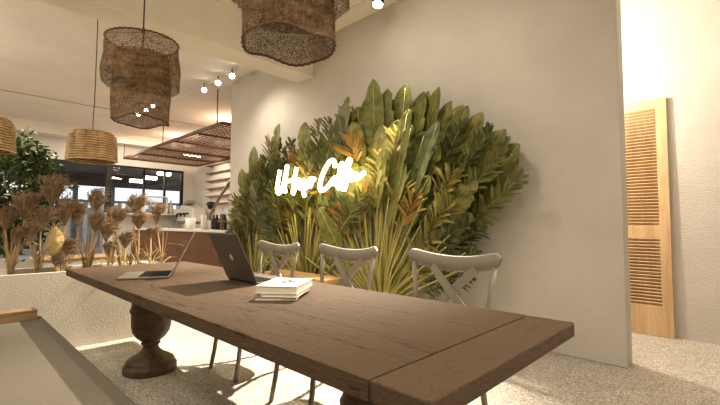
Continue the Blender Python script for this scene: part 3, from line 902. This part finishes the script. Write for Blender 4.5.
for k, (px, py, L, lab) in enumerate(((221, 148, .55, 'glowing strip lamp lying on the lattice, nearest the plant wall'), (206, 146, .45, 'glowing strip lamp on the lattice, second from the plant wall'),
                                    (192, 156, .5, 'glowing strip lamp on the lattice, third from the plant wall'), (181, 158, .4, 'glowing strip lamp on the lattice, farthest from the plant wall'))):
    q = on_z(px, py, LZ + .05)
    r = empty('strip_lamp', (q.x, q.y, LZ + .002)); tag(r, lab, 'strip lamp', 'strip lamps on the lattice')
    MB().box((-.05, -L / 2 - .03, 0), (.05, L / 2 + .03, .03)).build('tray', M['rust_dark'], r)
    MB().tube([(0, -L / 2, .055), (0, L / 2, .055)], .025, 10).build('tube', M['strip_glow'], r, smooth=True)

# ----------------------------------------------------------- coffee counter
CY, CX0, CX1, CT = 3.96, -13.2, -6.95, .97
co = empty('coffee_counter', ((CX0 + CX1) / 2, CY + .45, 0)); tag(co, 'long cafe counter with brown boarded front and white top', 'counter')
hx = (CX1 - CX0) / 2
mb = MB()
nb = 90
for k in range(nb):
    x = -hx + 2 * hx * k / nb
    mb.box((x, -.44, .06), (x + 2 * hx / nb - .012, -.41, CT - .05))
mb.box((-hx, -.41, .06), (hx, .40, CT - .05))
mb.build('front_panel', M['brown_front'], co)
MB().box((-hx - .02, -.47, CT - .05), (hx + .01, .43, CT)).build('countertop', M['white_gloss'], co, bevel=.006)
MB().box((-hx + .02, -.38, 0), (hx - .02, .38, .06)).build('plinth', M['black'], co)
bc = empty('back_counter', ((CX0 + CX1) / 2, YC - .36, 0)); tag(bc, 'white back counter along the cafe side wall', 'counter')
MB().box((-hx, -.33, 0), (hx, .34, 1.05)).build('body', M['white_wall'], bc)
MB().box((-hx, -.36, 1.05), (hx, .34, 1.09)).build('worktop', M['white_gloss'], bc)
# wall shelves: thin boards on the cafe side wall
for k in range(6):
    pz = on_y(207, 166 + 7.6 * k, YC - .14).z
    r = empty('wall_shelf', (-11.3, YC - .14, pz))
    tag(r, ['topmost thin brown shelf on the cafe side wall', 'second thin brown wall shelf from the top', 'third thin brown wall shelf from the top', 'fourth thin brown wall shelf from the top', 'fifth thin brown wall shelf from the top', 'lowest thin brown shelf on the cafe side wall'][k], 'shelf', 'thin shelves on the cafe wall')
    MB().box((-1.55, .02, -.014), (1.4, .14, .014)).build('board', M['rust'], r)
    for x in (-1.3, 1.1): MB().bar((x, .13, -.08), (x, .04, -.01), .02, .012).build('bracket', M['black'], r)
# espresso machine
def at_counter(px, py, Y, z):
    p = on_y(px, py, Y); return (p.x, Y, z)
es = empty('espresso_machine', at_counter(192, 206, 5.72, 1.09)); tag(es, 'white espresso machine with a slanted top on the back counter', 'coffee machine')
mb = MB(); mb.add([(-.6, -.25, .08), (.6, -.25, .08), (.6, .25, .08), (-.6, .25, .08), (-.5, -.20, .62), (.55, -.20, .52), (.55, .2, .52), (-.5, .2, .74)], [(0, 3, 2, 1), (4, 5, 6, 7), (0, 1, 5, 4), (1, 2, 6, 5), (2, 3, 7, 6), (3, 0, 4, 7)])
mb.build('body', M['white_gloss'], es, bevel=.03)
MB().box((-.55, -.34, .02), (.55, -.25, .10)).build('drip_tray', M['steel'], es)
for x in (-.3, .0, .3): MB().tube([(x, -.25, .34), (x, -.36, .32), (x, -.36, .24)], .035, 10).build('group_head', M['black'], es)
for sx in (-1, 1): MB().tube([(sx * .45, -.2, 0), (sx * .45, -.2, .08)], .03, 8).build('foot', M['black'], es)
MB().box((-.45, -.1, .66), (-.05, .12, .78)).build('cup_tray', M['steel'], es, bevel=.02)
gr = empty('coffee_grinder', at_counter(211, 208, 5.70, 1.09)); tag(gr, 'coffee grinder with dark hopper beside the espresso machine', 'grinder')
MB().lathe([(.15, 0), (.15, .05), (.11, .08), (.12, .36), (.13, .46)], 20).build('body', M['steel'], gr, smooth=True)
MB().lathe([(.07, .46), (.12, .56), (.13, .66), (.05, .69)], 20).build('hopper', M['black'], gr, smooth=True)
MB().box((-.05, -.24, .22), (.05, -.10, .27)).build('spout', M['black'], gr)
# wooden pole leaning at the counter
a = on_y(210, 214, 5.05); b = on_y(230.5, 181, 5.05)
po = MB().tube([(a.x, a.y, .0), (a.x * .985 + b.x * .015, a.y, a.z), ((a.x + b.x) / 2, a.y, (a.z + b.z) / 2 + .03), (b.x, b.y, b.z)], [.03, .035, .035, .04], 8).build('wooden_pole', M['bark'], smooth=True)
tag(po, 'slanted rough wooden pole behind the counter at the wall end', 'pole')
def vessel(name, px, z, Y, prof, mat, lab, cat, grp=None, cap=None):
    p = on_y(px, 215, Y)
    r = empty(name, (p.x, Y, z)); tag(r, lab, cat, grp)
    MB().lathe(prof, 18).build('body', mat, r, smooth=True)
    if cap: MB().lathe(cap, 14).build('cap', M['black'], r, smooth=True)
    return r
cup = [(.06, 0), (.075, .20), (.078, .21)]
for k, (px, Y, h) in enumerate(((188, 4.25, .9), (193, 4.15, .9), (204, 4.2, 1.1), (208, 4.3, .7))):
    vessel('paper_cup_stack', px, CT, Y, [(.055, 0), (.07, .16 * h), (.055, .17 * h), (.068, .30 * h)], M['white_gloss'], ['short stack of white cups, leftmost on the counter top', 'short stack of white cups, second from the left on the counter', 'tallest stack of white cups on the counter, near the wall', 'small stack of white cups closest to the wall end'][k], 'cups', 'white cup stacks on the counter')
for k, (px, Y) in enumerate(((217, 4.3), (221, 4.4), (225, 4.3), (214, 4.5))):
    vessel('dark_bottle', px, CT, Y, [(.05, 0), (.055, .20), (.022, .28), (.022, .34)], M['black'], ['dark bottle second from the left among those by the wall end', 'dark bottle third from the left among those by the wall end', 'dark bottle rightmost on the counter, against the wall end', 'dark bottle leftmost of those by the wall end'][k], 'bottle', 'dark bottles on the counter')
wb_ = empty('wooden_stand', at_counter(222, 226, 4.12, CT)); tag(wb_, 'small wooden stand on the counter end by the wall', 'stand')
MB().box((-.03, -.03, 0), (.03, .03, .34)).build('post', M['bark'], wb_); MB().box((-.13, -.04, .16), (.13, .04, .21)).build('arm', M['bark'], wb_)
# along the window sill: raised white shelf, framed display, bottle, boxes
sb = MB().box((XW + .01, 3.6, 1.385), (XW + .42, 5.78, 1.43)).build('sill_shelf', M['white_wall']); tag(sb, 'white ledge running below the cafe window', 'ledge')
bw = on_x(155, 207, -13.85)
fd = empty('display_frame', (-13.85, bw.y, 1.43)); tag(fd, 'white framed glass display standing on the window ledge', 'display')
mb = MB(); fh, fwid = .56, .34
mb.box((-.12, -fwid, 0), (.12, fwid, .03)); mb.box((-.12, -fwid, fh - .03), (.12, fwid, fh))
for sy in (-1, 1): mb.box((-.12, sy * fwid - .02, .03), (.12, sy * fwid + .02, fh - .03))
mb.build('frame', M['white_gloss'], fd)
MB().box((-.005, -fwid + .02, .03), (.005, fwid - .02, fh - .03)).build('pane', M['glass'], fd)
MB().box((-.1, -fwid + .02, .25), (.1, fwid - .02, .265)).build('shelf', M['white_gloss'], fd)
mb = MB()
for k in range(5): mb.lathe([(.04, .265), (.05, .33), (.02, .38)], 10, (0, -.24 + k * .12, 0))
mb.build('pastries', M['wicker'], fd)
bw = on_x(170.5, 210, -13.85)
r = empty('white_bottle', (-13.85, bw.y, 1.43)); tag(r, 'pale tall bottle on the window ledge right of the framed display', 'bottle')
MB().lathe([(.075, 0), (.08, .25), (.035, .34), (.03, .40)], 16).build('body', M['bottle'], r, smooth=True)
MB().lathe([(.036, .40), (.036, .44)], 12).build('cap', M['bottle'], r)
bw = on_x(177, 211, -13.85)
o = MB().box((-.14, -.13, 0), (.14, .13, .16)).build('white_box', M['white_gloss'], loc=(-13.85, bw.y, 1.43), bevel=.01); tag(o, 'white box on the window ledge near the window corner', 'box')

# --------------------------------------------------------------- dry grasses
def plume_grass(px, py_head, X, hh, hw, lab, pale=False, lean=0, leaves=2, tall=True):
    hh *= .68; hw *= .60
    q = on_x(px, py_head, X)
    r = empty('dried_plume_reed', (X, q.y, PT - .05)); tag(r, lab, 'dried grass', 'dried grasses in the planter', 'thing')
    zt = q.z - (PT - .05) - hh * .5           # where the plume starts
    bx = rnd.uniform(-.06, .06)
    MB().tube([(bx, -lean, 0), (bx * .7, -lean * .6, zt * .45), (0, 0, zt), (0, 0, zt + hh * .25)], [.010, .009, .008, .004], 6).build('stem', M['straw'], r, smooth=True)
    mb = MB()
    if pale:
        rows = []
        for i in range(13):
            t = i / 12; rr = hw * .5 * math.sin(PI * min(.97, t * .94 + .03)) ** .7
            rows.append([(rr * math.cos(2 * PI * k / 20) * (1 + .12 * rnd.random()), rr * math.sin(2 * PI * k / 20) * (1 + .12 * rnd.random()), zt + hh * t) for k in range(20)])
        mb.grid(rows, True)
    for k in range(170 if not pale else 60):
        a = rnd.uniform(0, 2 * PI); f = rnd.random() ** .55
        out = hw * .5 * f * (1.25 if rnd.random() < .15 else 1)
        L = hh * rnd.uniform(.65, 1.28) * (1 - .18 * f)
        z0 = zt + hh * rnd.uniform(-.03, .16)
        c, s_ = math.cos(a), math.sin(a)
        p0 = Vector((0, 0, z0)); p1 = Vector((c * out * .45, s_ * out * .45, z0 + L * .45)); p2 = Vector((c * out * .9, s_ * out * .9, z0 + L * .85))
        p3 = Vector((c * out * 1.15 + rnd.uniform(-.01, .06), s_ * out * 1.15 + rnd.uniform(-.01, .07), z0 + L * rnd.uniform(.86, 1.0)))
        mb.tube([p0, p1, p2, p3], [.003, .0048, .0036, .001], 3, False)
    mb.build('plume', M['plume_pale'] if pale else M['plume'], r)
    if leaves:
        mb = MB()
        for k in range(3):
            zz = rnd.uniform(.22, .50); ex = rnd.uniform(-.10, .10); ey = rnd.uniform(-.12, .12)
            mb.tube([(bx, -lean, 0), (bx + ex * .5, -lean + ey * .45, zz * .55), (bx + ex, -lean + ey, zz)], [.006, .005, .002], 4)
        for k in range(leaves):
            a = rnd.uniform(0, 2 * PI); L = rnd.uniform(.25, .5); z0 = zt * rnd.uniform(.02, .4)
            d = Vector((math.cos(a), math.sin(a), 0)); s_ = Vector((-d.y, d.x, 0)) * .008
            pts = [Vector((bx, -lean, z0)) + d * L * t * (.55 + .35 * t) + Vector((0, 0, L * 1.0 * t - L * .75 * t * t)) for t in (0, .3, .6, .85, 1)]
            mb.grid([[p - s_ * w_, p + s_ * w_] for p, w_ in zip(pts, (1, 1.1, .8, .5, .1))])
        mb.build('leaves', M['straw'], r)
    return r
X0 = PX - .3
GR = [
 (6, 220, X0 - .05, .30, .22, 'thin dried grass at the very left edge of the planter'),
 (16, 238, X0 + .08, .22, .16, 'short dried grass second from the left edge'),
 (25, 207, X0, .36, .34, 'wide brown plume left of the tallest one'),
 (30, 232, X0 + .12, .26, .26, 'low brown plume below the wide left one'),
 (41, 221, X0 + .05, .30, .32, 'brown plume before the tree, left of the pale oval one'),
 (52, 193, X0 - .05, .40, .36, 'tallest dried grass with a thick brown plume'),
 (55, 243, X0 + .14, .40, .22, 'pale yellow oval plume among the brown grasses'),
 (65, 213, X0, .38, .28, 'brown plume just right of the pale oval one'),
 (56, 261, X0 + .16, .14, .14, 'tiny brown tuft low under the pale oval plume'),
 (67, 249, X0 + .15, .22, .18, 'small low brown plume left of the table corner'),
 (78, 216, X0 - .02, .34, .22, 'slim brown plume in front of the blue outdoor post'),
 (96, 202, X0 - .08, .34, .28, 'feathery plume touching the pale fence view, left of the mullion'),
 (95, 224, X0 + .05, .26, .22, 'short plume under the feathery one left of the mullion'),
 (106, 232, X0 + .12, .30, .24, 'brown plume low in front of the dark window mullion'),
 (115, 219, X0, .34, .40, 'wide drooping plume right of the dark window mullion'),
 (108, 250, X0 + .15, .20, .16, 'small low tuft beneath the wide drooping plume'),
 (125, 241, X0 + .14, .22, .24, 'loose tan tuft right of the wide drooping plume'),
 (136, 206, X0 - .04, .32, .34, 'brown plume fanning out left of the white framed display'),
 (139, 222, X0 + .08, .24, .26, 'pale brown plume directly under the fanning one'),
 (157, 216, X0, .30, .20, 'upright brown plume in front of the white counter corner'),
 (151, 233, X0 + .05, .14, .20, 'straw tuft with bare curved leaves, rightmost in the planter'),
]
for k, g in enumerate(GR):
    plume_grass(*g, pale=(k == 6), lean=rnd.uniform(-.08, .08), leaves=5 if k == 20 else rnd.choice((1, 2, 2, 3)))

# -------------------------------------------------------------- indoor tree
tp = on_x(14, 190, -8.2)
tt = empty('indoor_tree', (-8.2, tp.y, 0)); tag(tt, 'dense green indoor tree behind the planter at the left', 'tree')
pot = MB().lathe([(.26, 0), (.34, .5), (.36, .52), (.32, .52), (.31, .46), (.01, .46)], 28, caps=False); pot.build('pot', M['white_gloss'], tt, smooth=True)
mb = MB()
for k in range(9):
    a = k * 2.4; rr = rnd.uniform(.2, .55)
    mb.tube([(0.02 * math.cos(a), .02 * math.sin(a), .46), (.08 * math.cos(a), .08 * math.sin(a), 1.0), (rr * .6 * math.cos(a), rr * .6 * math.sin(a), 1.25 + .04 * k), (rr * math.cos(a), rr * math.sin(a), 1.5 + .07 * k)], [.03, .025, .015, .006], 6)
mb.build('trunk', M['bark'], tt, smooth=True)
cl = []
for k in range(60):
    u = rnd.uniform(0, 2 * PI); z = rnd.uniform(-1, 1); rr = (1 - z * z) ** .5 * rnd.uniform(.45, 1)
    cl.append(Vector((.66 * rr * math.cos(u), .66 * rr * math.sin(u), tp.z - .06 + .80 * z)))
mb = MB()
for k in range(5200):
    c = rnd.choice(cl) + Vector((rnd.gauss(0, .095), rnd.gauss(0, .095), rnd.gauss(0, .08)))
    d = Vector((rnd.gauss(0, 1), rnd.gauss(0, 1), rnd.gauss(-.2, .7))).normalized()
    s_ = d.cross(Vector((rnd.gauss(0, .5), rnd.gauss(0, .5), 1))).normalized()
    nn = d.cross(s_)
    L = rnd.uniform(.075, .125); w = L * .27
    mb.add([c, c + d * L * .35 + s_ * w + nn * .008, c + d * L, c + d * L * .35 - s_ * w + nn * .008], [(0, 1, 2, 3)])
mb.build('foliage', M['ficus'], tt)

# ------------------------------------------- tables behind the planter
t1 = on_x(80, 257, -9.4)
tm = empty('low_wooden_table', (-9.4, t1.y, 0)); tag(tm, 'low wooden table seen behind the dried grasses', 'table')
MB().box((-.45, -.75, .40), (.45, .75, .46)).build('tabletop', M['pine'], tm, bevel=.005)
for sx in (-1, 1):
    for sy in (-1, 1): MB().box((sx * .38 - .03, sy * .66 - .03, 0), (sx * .38 + .03, sy * .66 + .03, .40)).build('leg', M['oak_leg'], tm)
t1 = on_x(140, 257, -8.0)
po_ = empty('round_pouf', (-8.0, t1.y, 0)); tag(po_, 'pale round pouf behind the grasses before the brown counter', 'pouf')
MB().lathe([(.30, 0), (.42, .06), (.45, .22), (.40, .38), (.2, .42), (.01, .425)], 28).build('cushion', M['plaster'], po_, smooth=True)
MB().tube([(.452 * math.cos(a * PI / 16), .452 * math.sin(a * PI / 16), .22) for a in range(33)], .008, 6, False).build('piping', M['white_gloss'], po_)

# ------------------------------------------------------------------ lights
K2 = (-2.75, 3.48, 3.28)
K1 = (-3.90, 3.46, 3.30)
spot_light('palm_spot_light', K2, (-2.3, 1.76, 0), 2300, 58, WARM, 1.0, .03)
spot_light('palm_spot_light', K1, (-4.3, 1.2, .35), 2150, 40, WARM, 1.0, .03)
spot_light('fill_spot_light', (-5.6, SY - .6, 3.6), (-5.4, 3.3, 1.6), 115, 120, WARM, .8, .06)  # wall wash with no spot head, set off the track
spot_light('fill_spot_light', (-2.2, 1.5, 3.7), (-2.4, 3.5, 1.7), 120, 110, WARM, .9, .08)  # added fill for the palms and the wall behind them
spot_light('fill_spot_light', (-2.6, -.4, 3.66), (-4.9, .9, 1.0), 95, 60, WARM, .8, .08)  # added to brighten the grasses and planter; no such fitting
spot_light('fill_spot_light', (.9, 3.0, 3.6), (-.95, 1.2, .7), 640, 52, WARM, .9, .06)  # added to lift the right end of the table
# added fill discs just under the ceiling, without fittings
for x, y, e in ((-1.4, -1.2, 38), (-4.4, -1.4, 34), (.5, -.5, 72), (-7.6, .4, 90), (-10.5, 1.6, 120)):
    area_light('ceiling_fill', (x, y, CZ - .06), (x, y, 0), e, .5, WARM)
point_light('fill_point_light', (-7.6, -1.2, 2.3), 95, WARM, .2)  # added fill to brighten the ceiling; no lamp hangs here
point_light('fill_point_light', (-.2, -1.1, 2.4), 44, WARM, .2)  # added fill for the near table end and right-hand wall
# cafe
point_light('counter_light', (-9.4, 5.0, 3.45), 42, (1, .76, .52))
point_light('counter_light', (-12.4, 4.9, 3.42), 30, (1, .78, .55))
spot_light('shelf_light', (-11.6, 5.2, 2.95), (-11.9, 6.1, 2.5), 60, 80, (1, .86, .68), .5)
area_light('counter_downlight', (-9.6, 4.9, 2.98), (-9.6, 4.6, 0), 50, .5, WARM)
area_light('counter_downlight', (-12.4, 3.4, 3.4), (-13.4, 4.2, 0), 60, .5, WARM)
# room behind the palm wall
point_light('rear_lamp_light', (-1.62, 4.28, 2.6), 195, (1, .90, .76), .05)
point_light('rear_lamp_light', (1.2, 4.4, 3.3), 40, (1, .90, .76), .1)
# glow of the sign
# daylight outside
wd_ = bpy.data.worlds.new('sky'); scene.world = wd_; wd_.use_nodes = True
bg = wd_.node_tree.nodes['Background']
bg.inputs['Color'].default_value = (.93, .96, 1, 1); bg.inputs['Strength'].default_value = 2.0

scene.view_settings.view_transform = 'Standard'
scene.view_settings.look = 'None'
scene.view_settings.gamma = 1
scene.view_settings.exposure = -0.1
